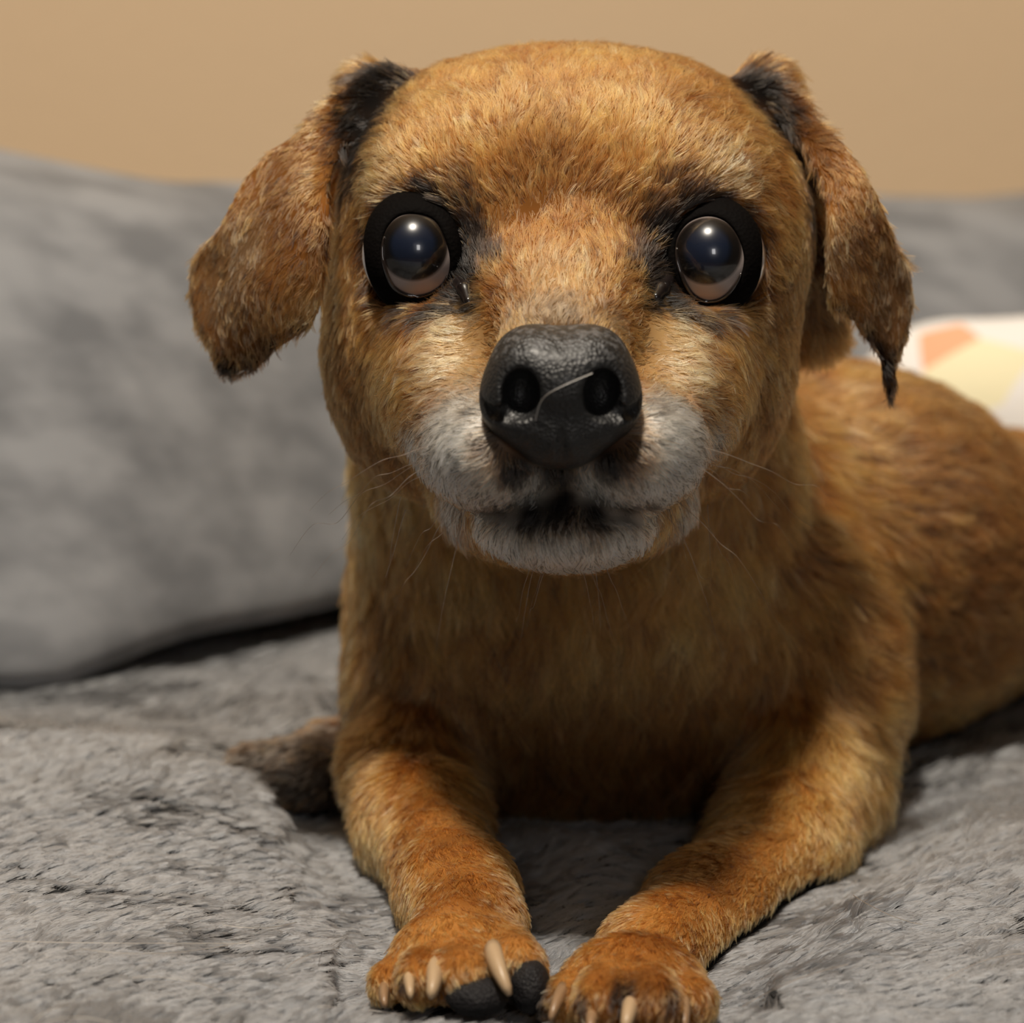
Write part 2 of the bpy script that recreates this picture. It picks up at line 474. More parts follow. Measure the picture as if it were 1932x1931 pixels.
# ---------------------------------------------------------------- coat: growth direction, length, width, colour
# (px, py, y mm, right, down, back, length mm, spread mm)
FLOW = [
    (1060, 600, -14, 0, -1, .5, 1.6, 7), (960, 620, -12, -.7, -.9, .5, 3.0, 8), (1165, 620, -12, .7, -.9, .5, 3.0, 8),
    (1060, 520, 2, 0, -1, .4, 3.2, 10), (1060, 430, 8, 0, -1, .3, 4.2, 12), (1060, 320, 12, 0, -1, .4, 5.0, 14),
    (930, 430, 4, .1, -1, .3, 4.0, 9), (1190, 430, 4, -.1, -1, .3, 4.0, 9),
    (900, 300, 12, -.35, -1, .4, 5.0, 12), (1230, 300, 12, .35, -1, .4, 5.0, 12),
    (1060, 180, 24, .05, -1, .7, 5.0, 13), (900, 160, 30, -.35, -1, .6, 5.0, 12), (1230, 160, 30, .4, -1, .6, 5.0, 12),
    (770, 260, 18, -1, -.35, .6, 5.5, 10), (1375, 260, 18, 1, -.35, .6, 5.5, 10),
    (760, 330, 10, -.9, -.3, .4, 4.0, 7), (1390, 340, 10, .9, -.2, .4, 4.0, 7), (860, 340, 8, -.1, -1, .4, 4.0, 7), (1270, 345, 8, .1, -1, .4, 4.0, 7),
    (905, 460, -30, .9, .4, .2, 4, 4), (1215, 462, -30, -.9, .4, .2, 4, 4),
    (660, 420, 22, -.5, .8, .5, 5, 8), (1460, 420, 22, .5, .8, .5, 5, 8),
    (690, 560, 14, -.6, .8, .3, 4, 8), (1440, 570, 14, .6, .8, .3, 4, 8),
    (800, 630, 4, -.35, 1, .2, 4, 9), (1330, 640, 4, .35, 1, .2, 4, 9), (900, 600, 0, -.6, .7, .3, 3, 7), (1230, 600, 0, .6, .7, .3, 3, 7),
    (720, 780, 18, -.4, .9, .3, 6, 12), (1400, 760, 18, .4, .9, .3, 6, 12), (660, 700, 30, -.5, .9, .5, 6, 12), (1460, 680, 30, .5, .9, .5, 6, 12),
    (870, 740, -22, -1, .25, .4, 3.6, 8), (1260, 740, -22, 1, .25, .4, 3.6, 8),
    (850, 840, -28, -1, .6, .3, 4.2, 8), (1280, 840, -28, 1, .6, .3, 4.2, 8),
    (890, 920, -34, -.55, 1, .1, 3.6, 7), (1235, 920, -34, .55, 1, .1, 3.6, 7), (1000, 915, -38, -.2, 1, .1, 2.6, 6), (1115, 915, -38, .2, 1, .1, 2.6, 6),
    (1062, 1030, -30, 0, 1, .2, 4.6, 7), (960, 1010, -28, -.35, 1, .2, 4.6, 7), (1170, 1010, -28, .35, 1, .2, 4.6, 7),
    (900, 990, -10, -.5, 1, .4, 6, 9), (1240, 980, -10, .5, 1, .4, 6, 9), (790, 950, 5, -.5, 1, .3, 7, 9), (1330, 940, 5, .5, 1, .3, 7, 9),
    # ears
    (730, 140, 38, -.8, -.4, .2, 5, 7), (660, 190, 28, -.8, .5, 0, 4.2, 8), (560, 300, 26, -.6, .9, 0, 3.6, 9), (620, 370, 12, -.25, 1, 0, 3.6, 8), (500, 430, 18, -.7, 1, 0, 3.6, 9),
    (400, 520, 28, -.7, 1, 0, 3.6, 9), (500, 550, 12, -.45, 1, 0, 3.6, 9), (590, 520, 8, -.1, 1, 0, 3.6, 9), (420, 660, 22, -.2, 1, 0, 3.6, 9), (540, 640, 14, -.2, 1, 0, 3.6, 9),
    (1430, 140, 38, .8, -.4, .2, 5, 7), (1500, 190, 30, .8, .5, 0, 4.2, 8), (1580, 320, 20, .3, 1, 0, 4.2, 8), (1550, 440, 12, -.2, 1, 0, 3.6, 8), (1650, 440, 20, .5, 1, 0, 3.6, 9),
    (1700, 560, 28, .3, 1, 0, 3.6, 9), (1620, 560, 12, .25, 1, 0, 3.6, 9), (1650, 650, 16, .35, 1, 0, 3.6, 8), (1685, 730, 22, 0, 1, 0, 4, 6),
    (560, 1450, 84, -1, .4, -.3, 3.5, 16), (480, 1450, 80, -1, .4, -.3, 3, 12),
    # neck, chest, trunk
    (1000, 1120, 50, -.2, 1, .1, 11, 16), (1180, 1120, 50, .3, 1, .1, 11, 16), (1130, 1270, 50, 0, 1, 0, 12, 18), (900, 1250, 55, -.1, 1, 0, 11, 18), (1330, 1250, 55, .2, 1, 0, 11, 18),
    (660, 1050, 90, -.2, 1, .1, 9, 20), (1560, 900, 90, .3, 1, .4, 9, 20), (1130, 1500, 60, 0, 1, 0, 9, 20), (1700, 900, 130, .8, .8, .8, 9, 25), (1800, 1200, 150, 1, .4, .9, 9, 30),
    (1900, 1000, 220, 1, .4, .9, 9, 40), (1100, 500, 140, .3, .3, 1, 9, 40),
    # forelegs and paws
    (760, 1480, 50, .0, 1, -.3, 6, 12), (790, 1600, 20, .4, 1, -.7, 4.5, 12), (860, 1710, -14, .25, 1, -.8, 4, 10), (868, 1790, -48, 0, .8, -.8, 4, 8),
    (745, 1850, -56, -.1, 1, -.4, 3.4, 5), (810, 1850, -62, 0, 1, -.3, 3.4, 5), (890, 1845, -64, 0, 1, -.3, 3.2, 5), (975, 1830, -56, .1, 1, -.3, 3.0, 5),
    (1560, 1500, 56, -.2, 1, -.3, 6, 12), (1480, 1640, 30, -1, .6, -.5, 4.5, 12), (1340, 1735, 0, -1, .7, -.6, 4.2, 12), (1200, 1840, -50, -.1, .8, -.8, 4, 8),
    (1070, 1890, -64, -.2, 1, -.3, 3.4, 5), (1150, 1890, -70, 0, 1, -.3, 3.4, 5), (1230, 1890, -70, .1, 1, -.3, 3.4, 5), (1310, 1890, -62, .2, 1, -.3, 3.4, 5),
]
VIEWV = BV - CAM
FRONT = np.nonzero((BN * VIEWV).sum(1) < 0)[0]
PXV = 966 + F * (VIEWV @ RIGHT)[FRONT] / (VIEWV @ FWD)[FRONT]
PYV = 965.5 - F * (VIEWV @ UP)[FRONT] / (VIEWV @ FWD)[FRONT]


def on_coat(px, py, y):
    """the point of the body's skin at a place of the photograph, nearest to the distance y (mm)"""
    c = np.nonzero((np.abs(PXV - px) < 12) & (np.abs(PYV - py) < 12))[0]
    if len(c) == 0: return W(px, py, y)
    c = FRONT[c]
    return BV[c[np.argmin(np.abs(BV[c, 1] * 1000 - y))]]


FP = np.array([on_coat(f[0], f[1], f[2]) for f in FLOW])
FD = norm(np.array([RIGHT * f[3] - UP * f[4] + FWD * f[5] for f in FLOW]))
FL = np.array([f[6] for f in FLOW]); FS = np.array([f[7] for f in FLOW]) * MM


def flow(P):
    D = np.zeros_like(P); L = np.zeros(len(P)); T = np.zeros(len(P))
    for p, d, l, s in zip(FP, FD, FL, FS):
        r2 = ((P - p) ** 2).sum(1)
        w = np.exp(-r2 / (2 * s * s)) + 1e-5 / (1 + r2 / (s * s)) ** 2
        D += w[:, None] * d; L += w * l; T += w
    return D / T[:, None], L / T


# coat markings and some painted shade: (px, py, y, radius mm, colour, strength)
ORANGE = (.45, .158, .031)
LIGHT = (.64, .298, .083)
RUST = (.30, .092, .018)
WHITE = (.90, .86, .76)
CREAM = (.76, .50, .22)
GREYB = (.22, .145, .08)
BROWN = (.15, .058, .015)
DARK = (.030, .020, .015)
BLACK = (.012, .010, .009)
MARKS = [
    # forehead and brows
    (1035, 330, 12, 10, BROWN, .50), (1040, 220, 20, 9, BROWN, .45), (1060, 470, 6, 8, ORANGE, .5), (1150, 380, 10, 7, BROWN, .2), (960, 390, 10, 7, BROWN, .15),
    (730, 330, 14, 6, CREAM, .4), (1355, 325, 8, 6, CREAM, .5), (1190, 200, 20, 9, LIGHT, .5), (900, 240, 18, 10, LIGHT, .4), (1060, 540, 0, 7, CREAM, .45), (1010, 110, 32, 7, RUST, .6),
    (865, 350, 8, 5, DARK, .45), (1265, 358, 8, 5, DARK, .4), (882, 430, -30, 3.2, DARK, 1), (895, 470, -30, 3.8, DARK, 1), (922, 482, -30, 2.6, DARK, .9), (880, 515, -30, 2.8, DARK, 1), (878, 385, -30, 3.0, DARK, .6),
    (1243, 435, -30, 3.2, DARK, 1), (1228, 480, -30, 3.8, DARK, 1), (1200, 482, -30, 2.5, DARK, .8), (1238, 525, -30, 3.2, DARK, 1), (1250, 390, -30, 2.8, DARK, .6), (1235, 560, 2, 3.6, DARK, .95),
    (1060, 600, -14, 6, GREYB, .9), (1000, 600, -14, 4, GREYB, .6), (1130, 600, -14, 4, GREYB, .6), (960, 640, -20, 2.6, GREYB, .6), (1165, 640, -20, 2.6, GREYB, .6),
    (860, 620, 0, 6, CREAM, .6), (1270, 620, 0, 6, CREAM, .7), (800, 590, 3, 3.2, DARK, .6), (1345, 605, 3, 3.2, DARK, .6),
    # grey muzzle
    (870, 700, -20, 8, CREAM, .6), (1270, 700, -20, 8, CREAM, .6),
    (860, 810, -28, 8.5, WHITE, .95), (1275, 810, -28, 8.5, WHITE, .95), (850, 880, -28, 7.5, WHITE, 1), (1285, 880, -28, 7.5, WHITE, 1), (905, 930, -34, 6.5, WHITE, 1), (1225, 930, -34, 6.5, WHITE, 1),
    (1000, 925, -38, 5.5, WHITE, 1), (1120, 925, -38, 5.5, WHITE, 1), (800, 850, -18, 5, WHITE, .8), (1330, 850, -18, 5, WHITE, .7), (1310, 960, -15, 6, WHITE, .7), (840, 960, -20, 5, WHITE, .7),
    (1062, 1045, -30, 8, WHITE, 1), (975, 1030, -28, 7, WHITE, 1), (1160, 1030, -28, 7, WHITE, 1),
    (900, 790, -34, 2.2, DARK, .8), (1226, 780, -34, 2.2, DARK, .8), (930, 845, -38, 2.8, DARK, .7), (1195, 845, -38, 2.8, DARK, .7),
    (985, 882, -50, 3.8, BLACK, 1), (1135, 882, -50, 3.8, BLACK, 1), (1060, 895, -50, 4.0, BLACK, 1), (1060, 930, -40, 2.0, BLACK, 1),
    (1060, 968, -36, 4.2, BLACK, 1), (1000, 966, -36, 3.8, BLACK, 1), (1125, 966, -36, 3.8, BLACK, 1), (940, 968, -33, 3.8, DARK, 1), (1190, 968, -33, 3.8, DARK, 1), (890, 975, -28, 3.6, DARK, .9), (1245, 980, -28, 3.6, DARK, .9), (900, 1015, -24, 4.5, WHITE, .8), (1225, 1015, -24, 4.5, WHITE, .8), (860, 1000, -15, 4, DARK, .5), (1270, 1010, -15, 4, DARK, .4),
    # ears
    (742, 118, 38, 6.1, BLACK, 1), (715, 150, 36, 5.9, BLACK, 1), (695, 200, 32, 6.5, BLACK, 1), (672, 250, 28, 6.3, BLACK, 1), (655, 305, 24, 4.2, BLACK, 1), (642, 360, 24, 3, DARK, .9),
    (1425, 138, 38, 5.9, BLACK, 1), (1455, 180, 36, 6.3, BLACK, 1), (1485, 230, 34, 6.3, BLACK, 1), (1508, 290, 30, 6.5, BLACK, 1), (1528, 350, 28, 6.1, BLACK, 1), (1540, 410, 26, 4.4, BLACK, .9), (1560, 270, 26, 6, BROWN, .9), (1520, 160, 30, 4, BROWN, .9),
    (500, 480, 16, 14, BROWN, .55), (420, 560, 26, 12, GREYB, .5), (560, 330, 20, 10, BROWN, .5), (590, 590, 10, 5, CREAM, .4), (375, 660, 30, 4.5, DARK, .6), (400, 690, 28, 4, DARK, .6), (440, 705, 22, 3.6, BLACK, 1), (485, 690, 18, 3.4, BLACK, 1), (530, 662, 14, 3.0, BLACK, 1), (570, 630, 14, 2.4, DARK, .9), (700, 225, 22, 5, BLACK, 1), (668, 285, 20, 5, BLACK, 1), (652, 335, 18, 4, BLACK, .9), (690, 190, 40, 6, BLACK, 1), (655, 270, 34, 5, BLACK, 1), (600, 470, 8, 4, BROWN, .7), (470, 480, 18, 6, GREYB, .5),
    (1680, 560, 22, 12, GREYB, .55), (1600, 480, 10, 5, GREYB, .6), (1690, 740, 22, 3.8, BLACK, 1), (1672, 700, 20, 3.0, BLACK, 1), (1650, 670, 18, 2.4, BLACK, .9), (1625, 640, 14, 2.2, DARK, .9), (1590, 600, 12, 2.2, DARK, .7), (1640, 440, 16, 8, BROWN, .5),
    (625, 1440, 92, 15, (.06, .045, .034), 1), (560, 1455, 84, 15, (.06, .045, .034), 1), (480, 1465, 80, 14, (.06, .045, .034), 1), (1530, 470, 44, 6, DARK, .9), (1525, 560, 46, 6, BROWN, .9), (1058, 745, -36, 9.8, BLACK, 1),
    # brown cheek fur, the left deepened to stand in for the ear's shade
    (650, 720, 34, 12, BROWN, .8), (700, 850, 25, 13, BROWN, .8), (1460, 560, 26, 7, BROWN, .6), (1450, 760, 30, 9, BROWN, .6), (1400, 900, 26, 9, BROWN, .5),
    # trunk and legs; sable chest deepened to stand in for the head's shade
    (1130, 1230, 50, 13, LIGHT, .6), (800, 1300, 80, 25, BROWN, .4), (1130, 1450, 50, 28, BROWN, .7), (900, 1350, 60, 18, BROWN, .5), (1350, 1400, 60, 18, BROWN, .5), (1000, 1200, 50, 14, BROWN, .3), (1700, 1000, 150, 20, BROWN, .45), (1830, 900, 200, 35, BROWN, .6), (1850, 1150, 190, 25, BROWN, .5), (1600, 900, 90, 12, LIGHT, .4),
    (700, 1600, 20, 9, LIGHT, .7), (1500, 1700, 5, 14, LIGHT, .5), (1560, 1600, 30, 12, LIGHT, .5), (960, 1760, -40, 5, LIGHT, .5),
    (770, 1868, -62, 1.6, DARK, .9), (836, 1862, -64, 1.6, DARK, .9), (920, 1835, -62, 2.0, DARK, .8), (1100, 1892, -66, 1.8, DARK, .9), (1181, 1870, -68, 2.2, DARK, .95), (1182, 1905, -72, 2.0, BLACK, .95), (1266, 1895, -68, 1.8, DARK, .9),  # shade in the gaps between the toes, painted into the fur
    (960, 1868, -60, 4.0, BLACK, 1), (1000, 1868, -55, 4.2, BLACK, 1), (1010, 1895, -54, 4, BLACK, 1), (905, 1885, -62, 3.8, BLACK, .9),
]
for a_ in ((860, 535), (870, 555), (882, 566), (868, 500), (1258, 530), (1248, 548), (1236, 560), (1262, 500)):
    MARKS.append((a_[0], a_[1], -30, 2.6, BLACK, 1))
for ex, ey in ((785, 478), (1338, 486)):      # dark skin edge round each eye
    for i in range(16):
        an = i * math.pi / 8
        MARKS.append((ex + 84 * math.cos(an), ey + 108 * math.sin(an), -30, 2.1, BLACK, .95))
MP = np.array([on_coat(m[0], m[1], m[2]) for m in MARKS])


def coat(P, rnd=None):
    n1 = noise3(P, .012, 3); n2 = noise3(P, .0035, 5)
    base = np.array(ORANGE)[None, :] * np.ones((len(P), 1))
    base = base + (np.array(LIGHT) - ORANGE) * np.clip(.25 + .5 * n1, 0, 1)[:, None]
    base = base + (np.array(BROWN) - base) * np.clip(.18 - .45 * n1 + .25 * n2, 0, .7)[:, None]
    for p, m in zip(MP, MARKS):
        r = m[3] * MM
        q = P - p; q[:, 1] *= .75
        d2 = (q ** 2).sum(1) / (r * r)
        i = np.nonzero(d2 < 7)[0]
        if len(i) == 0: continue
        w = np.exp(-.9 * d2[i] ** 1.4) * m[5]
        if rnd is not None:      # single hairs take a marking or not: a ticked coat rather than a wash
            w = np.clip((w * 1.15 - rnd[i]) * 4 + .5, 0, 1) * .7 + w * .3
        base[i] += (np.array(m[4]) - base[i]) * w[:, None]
    if rnd is not None:
        r2 = (rnd * 7919.0) % 1.0
        wh_ = base[:, 2] > .30
        base[wh_ & (r2 < .20)] *= .06
        base[(~wh_) & (r2 < .10)] *= .35
        lt = (~wh_) & (r2 > .93); base[lt] = base[lt] * .5 + np.array(CREAM) * .5 * np.clip(base[lt, :1] * 3, 0, 1)
    return base


dog = mesh_obj('dog', BV, BQ, M_skin)
tag(dog, 'small tan short-haired dog with a greying muzzle lying on the grey plush blanket', 'dog')
at_ = dog.data.attributes.new('skin_tint', 'FLOAT_COLOR', 'POINT')
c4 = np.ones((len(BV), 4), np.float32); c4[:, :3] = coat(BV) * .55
at_.data.foreach_set('color', c4.ravel())

# sample roots
T = np.concatenate([BQ[:, [0, 1, 2]], BQ[:, [0, 2, 3]]])
cr = np.cross(BV[T[:, 1]] - BV[T[:, 0]], BV[T[:, 2]] - BV[T[:, 0]])
area = .5 * np.linalg.norm(cr, axis=1)
cen = BV[T].mean(1)
nrm = norm(BN[T].mean(1))
view = norm(CAM - cen)
facing = (nrm * view).sum(1)
FURN = 7.0e6
dens = np.full(len(T), FURN)
dist = np.linalg.norm(cen - CAM, axis=1)
dens *= np.clip(1.0 - (dist - .47) / .05, .38, 1)
dens *= np.where(facing < -.35, .25, 1)
dens *= np.where((cen[:, 2] < .004) & (nrm[:, 2] < -.5), 0, 1)
paw = (cen[:, 2] < .02) & (cen[:, 1] < -.02)
dens[paw] *= 1.2
cnt = area * dens
k = rng.poisson(cnt)
ti = np.repeat(np.arange(len(T)), k)
n = len(ti)
u = rng.random(n); v = rng.random(n); fl = u + v > 1; u[fl] = 1 - u[fl]; v[fl] = 1 - v[fl]
t0, t1, t2 = T[ti].T
RP = BV[t0] * (1 - u - v)[:, None] + BV[t1] * u[:, None] + BV[t2] * v[:, None]
RN = norm(BN[t0] * (1 - u - v)[:, None] + BN[t1] * u[:, None] + BN[t2] * v[:, None])
# bare places: the eyes, the nose leather, the lips' inner faces
keep = np.ones(n, bool)
for px, py, y, _ in EYES:
    keep &= np.linalg.norm((RP - W(px - 1, py - 3, y - 8)) / (np.array([7.2, 12, 9.1]) * MM), axis=1) > 1
for a_ in ((866, 542), (877, 560), (1254, 538), (1242, 552)):
    keep &= np.linalg.norm(RP - on_coat(a_[0], a_[1], -40), axis=1) > .0013
keep &= np.linalg.norm((RP - W(1058, 750, -42)) / (np.array([12.6, 12, 12.0]) * MM), axis=1) > 1
RP, RN = RP[keep], RN[keep]; n = len(RP)


def groom(RP, RN, D, L, lift, curl, m=6, clump=.55, clump_every=18, seed=1, wid=.055, tipw=.2):
    r = np.random.default_rng(seed); n = len(RP)
    D = D - (D * RN).sum(1)[:, None] * RN
    D = norm(D)
    S = np.cross(RN, D)
    a = noise3(RP, .006, seed + 1) * .35 + noise3(RP, .0022, seed + 2) * .25 + r.normal(0, .13, n)
    D = norm(D * np.cos(a)[:, None] + S * np.sin(a)[:, None])
    lf = lift * (1 + .5 * noise3(RP, .003, seed + 3)) + r.normal(0, .06, n)
    L = L * r.uniform(.7, 1.2, n) * MM
    t = np.linspace(0, 1, m)[None, :, None]
    ang = lf[:, None, None] * (1.25 - .9 * t)
    step = D[:, None, :] * np.cos(ang) + RN[:, None, :] * np.sin(ang)
    bend = (r.normal(0, curl, n) + noise3(RP, .004, seed + 4) * curl)[:, None, None] * t
    step = step + S[:, None, :] * bend
    P = np.zeros((n, m, 3)); P[:, 0] = RP - RN * .0003
    for i in range(1, m):
        P[:, i] = P[:, i - 1] + step[:, i] * (L / (m - 1))[:, None]
    near = None
    if clump > 0:
        from mathutils.kdtree import KDTree
        c = r.choice(n, max(1, n // clump_every), replace=False)
        kd = KDTree(len(c))
        for j, ci in enumerate(c): kd.insert(RP[ci], j)
        kd.balance()
        near = c[np.array([kd.find(p)[1] for p in RP.tolist()])]
        off = P[near] + 0
        d0 = np.linalg.norm(RP - RP[near], axis=1)
        w = (clump * r.uniform(.4, 1.2, n) * (d0 < .0025))[:, None, None] * t ** 1.3
        P = P + (off - P) * np.clip(w, 0, .95) + 0
    Rr = wid * MM * (1 - (1 - tipw) * np.linspace(0, 1, m) ** 1.5)[None, :] * r.uniform(.75, 1.25, n)[:, None]
    return P, Rr, near


D, L = flow(RP)
on_ear = ((RP[:, 0] < -.034) | (RP[:, 0] > .058)) & (RP[:, 2] > .085) & (RP[:, 1] < .06)
hd = np.linalg.norm(RP - CAM, axis=1)
L = L * np.where(np.linalg.norm(RP - CAM, axis=1) < .465, .78, 1)
muz = np.exp(-(((RP - W(1062, 880, -28)) / np.array([.034, .022, .028])) ** 2).sum(1) ** 2)
L = L * (1 - .30 * muz) * np.where((RP[:, 2] < .055) & (RP[:, 1] < .04), .85, 1)
P, R, NEAR = groom(RP, RN, D, L, np.where(on_ear, .20, .32), .35, wid=.070, clump=.8, clump_every=6)
R *= (1 + .7 * muz)[:, None]
R *= np.clip(1 + (hd - .46) / .05, 1, 1.9)[:, None]
rr_ = rng.random(n)
rl_ = rng.uniform(.30, 1.65, n)
rr_ = np.where((rng.random(n) < .8) & (muz < .3), rr_[NEAR], rr_)      # hairs of one lock share their colour
rl_ = rl_ * .4 + rl_[NEAR] * .6
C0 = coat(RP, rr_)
pl0 = np.clip((C0[:, 2] - .2) / .3, 0, 1)
rl_ = rl_ * (1 - pl0) + (.95 + .1 * rl_) * pl0
C = C0 * (rl_ * (1 + .25 * noise3(RP, .0016, 77)))[:, None]
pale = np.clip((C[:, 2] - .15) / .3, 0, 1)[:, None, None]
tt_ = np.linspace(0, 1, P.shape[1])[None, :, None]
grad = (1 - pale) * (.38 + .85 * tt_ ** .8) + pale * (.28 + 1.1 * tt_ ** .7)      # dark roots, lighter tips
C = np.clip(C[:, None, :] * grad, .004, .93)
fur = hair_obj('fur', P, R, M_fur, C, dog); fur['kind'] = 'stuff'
print('fur', n, 'body verts', len(BV))


# ---------------------------------------------------------------- eyes
def sphere(seg=64, rings=48):
    V = []; Fc = []
    for i in range(rings + 1):
        a = math.pi * i / rings
        for j in range(seg):
            b = 2 * math.pi * j / seg
            V.append((math.sin(a) * math.cos(b), math.sin(a) * math.sin(b), math.cos(a)))
    for i in range(rings):
        for j in range(seg):
            Fc.append((i * seg + j, (i + 1) * seg + j, (i + 1) * seg + (j + 1) % seg, i * seg + (j + 1) % seg))
    return np.array(V), np.array(Fc)


def tube(name, pts, rad, mat, parent, m=12, squash=.75):
    pts = np.array(pts); K = len(pts); V = []; Fc = []
    tg = np.gradient(pts, axis=0)
    ref = np.array([1., 0, 0])
    for i in range(K):
        t_ = norm(tg[i]); u_ = norm(ref - (ref @ t_) * t_); v_ = np.cross(t_, u_)
        for a in range(m):
            an = 2 * math.pi * a / m
            V.append(pts[i] + rad[i] * (math.cos(an) * u_ * squash + math.sin(an) * v_))
    for i in range(K - 1):
        for a in range(m):
            Fc.append((i * m + a, i * m + (a + 1) % m, (i + 1) * m + (a + 1) % m, (i + 1) * m + a))
    Fc.append(tuple(range(m))[::-1]); Fc.append(tuple(range((K - 1) * m, K * m)))
    return mesh_obj(name, V, Fc, mat, parent)


M_eye, t, b = new_mat('eyeball')
at_ = t.nodes.new('ShaderNodeAttribute'); at_.attribute_name = 'axis_angle'
rp = t.nodes.new('ShaderNodeValToRGB')
els = [(0, (.010, .015, .032)), (.34, (.007, .011, .024)), (.41, (.004, .005, .008)), (.45, (.006, .0045, .004)), (.55, (.007, .005, .004)), (.59, (.03, .021, .017)), (.64, (.36, .30, .28)), (1, (.28, .21, .19))]
while len(rp.color_ramp.elements) < len(els): rp.color_ramp.elements.new(.5)
for e, (p_, c_) in zip(rp.color_ramp.elements, els): e.position = p_; e.color = (*c_, 1)
t.links.new(at_.outputs['Fac'], rp.inputs['Fac'])
t.links.new(rp.outputs['Color'], b.inputs['Base Color'])
b.inputs['Roughness'].default_value = .25
b.inputs['Coat Weight'].default_value = 1
b.inputs['Coat Roughness'].default_value = .01
b.inputs['Coat IOR'].default_value = 1.45
M_lid = pbr('eyelid_skin', (.0035, .0028, .0026), .7, spec=.03, bump=('v', 1400, .25, .0004))
M_tear = pbr('tear_film', (.02, .014, .012), .06, coat=1)
M_wet = pbr('wet_eye_corner', (.008, .005, .0045), .3, coat=.6)
SV, SF = sphere()
LIDS = [
    # outline of the opening as seen, from the top clockwise; then rim thickness (mm)
    [(786, 399, 2.5), (822, 412, 2.0), (843, 448, 1.5), (853, 492, 1.4), (844, 534, 1.8), (814, 559, 1.8), (776, 564, 1.8), (740, 545, 1.8), (722, 502, 1.9), (718, 462, 2.1), (728, 426, 2.4), (752, 403, 2.6)],
    [(1335, 403, 2.4), (1370, 414, 2.4), (1394, 446, 2.3), (1404, 488, 2.0), (1394, 530, 1.9), (1368, 564, 1.8), (1335, 575, 1.8), (1302, 560, 1.8), (1280, 522, 1.9), (1270, 484, 1.3), (1274, 446, 1.5), (1298, 415, 2.3)],
]
CORNERS = [[(856, 525, 1.0, 1.4), (867, 543, .8, 1.4), (876, 558, .5, 1.0)], [(1270, 522, 1.0, 1.4), (1254, 538, .8, 1.4), (1242, 552, .5, 1.0)]]
for e, (px, py, y, gz) in enumerate(EYES):
    c = W(px, py, y)
    g = norm(W(gz[0], gz[1], y - ER) - c)
    q = Vector(g).to_track_quat('Z', 'Y').to_matrix()
    M = np.array(q)
    sn = np.sqrt(SV[:, 0] ** 2 + SV[:, 1] ** 2)
    fr = np.where(SV[:, 2] > 0, np.clip((.60 - sn) / .60, 0, 1), 0)
    rad = ER * MM * (1 + .055 * np.sin(fr * math.pi / 2) ** 1.0)
    V = (SV * rad[:, None]) @ M.T + c
    o = mesh_obj('eyeball', V, SF, M_eye, dog)
    a_ = o.data.attributes.new('axis_angle', 'FLOAT', 'POINT')
    a_.data.foreach_set('value', np.where(SV[:, 2] > 0, sn, 1.0).astype(np.float32))
    # eyelid rim: a closed roll lying on the eyeball
    ring = LIDS[e]; K = len(ring); N = 72; m = 14
    Vr = []; Fr = []
    for i in range(N):
        s = i / N * K; j = int(s); f = s - j
        pts = np.array([ring[(j + d) % K] for d in (-1, 0, 1, 2)], float)
        pt = .5 * ((2 * pts[1]) + (-pts[0] + pts[2]) * f + (2 * pts[0] - 5 * pts[1] + 4 * pts[2] - pts[3]) * f * f + (-pts[0] + 3 * pts[1] - 3 * pts[2] + pts[3]) * f ** 3)
        p0 = W(pt[0], pt[1], y - 6)
        dv = p0 - c; dxz = math.hypot(dv[0], dv[2]); R0 = (ER + .5) * MM
        dy = -math.sqrt(max(R0 * R0 - dxz * dxz, (2.0 * MM) ** 2))
        pos = c + np.array([dv[0], dy, dv[2]])
        out = norm(np.array([dv[0], 0, dv[2]])); rr = pt[2] * MM
        wd = rr * 1.05 * (1 + .25 * abs(out[2]))
        nn = norm(pos - c); tt = norm(np.cross(nn, out)); ou = norm(np.cross(tt, nn))
        for a in range(m):
            an = 2 * math.pi * a / m
            Vr.append(pos + ou * wd * .92 - nn * .0004 + nn * math.sin(an) * .00085 + ou * math.cos(an) * wd)
    for i in range(N):
        for a in range(m):
            Fr.append((i * m + a, ((i + 1) % N) * m + a, ((i + 1) % N) * m + (a + 1) % m, i * m + (a + 1) % m))
    mesh_obj('eyelid', Vr, np.array(Fr)[:, ::-1], M_lid, dog)
    inner = np.array(Vr).reshape(N, m, 3)[:, m // 2]
    low = [i for i in range(N) if N * .30 < i < N * .80]
    tp = inner[low] + (c - inner[low]) * .02 + np.array([0, -.0004, 0])
    tube('tear_film', tp, .00042 * np.sin(np.linspace(.15, math.pi - .15, len(low))) ** .5, M_tear, dog, squash=1)
    cs = [on_coat(a, b_, -40) + np.array([0, c_ * MM - .0002, 0]) for a, b_, c_, r_ in CORNERS[e]]
    g_ = Grid(cs[1] - .007, cs[1] + .007, .00035)
    g_.chain([(p_, c_[3] * MM) for p_, c_ in zip(cs, CORNERS[e])], .0006)
    V_, Q_ = g_.mesh(1)
    mesh_obj('tear_duct', V_, Q_, M_wet, dog)

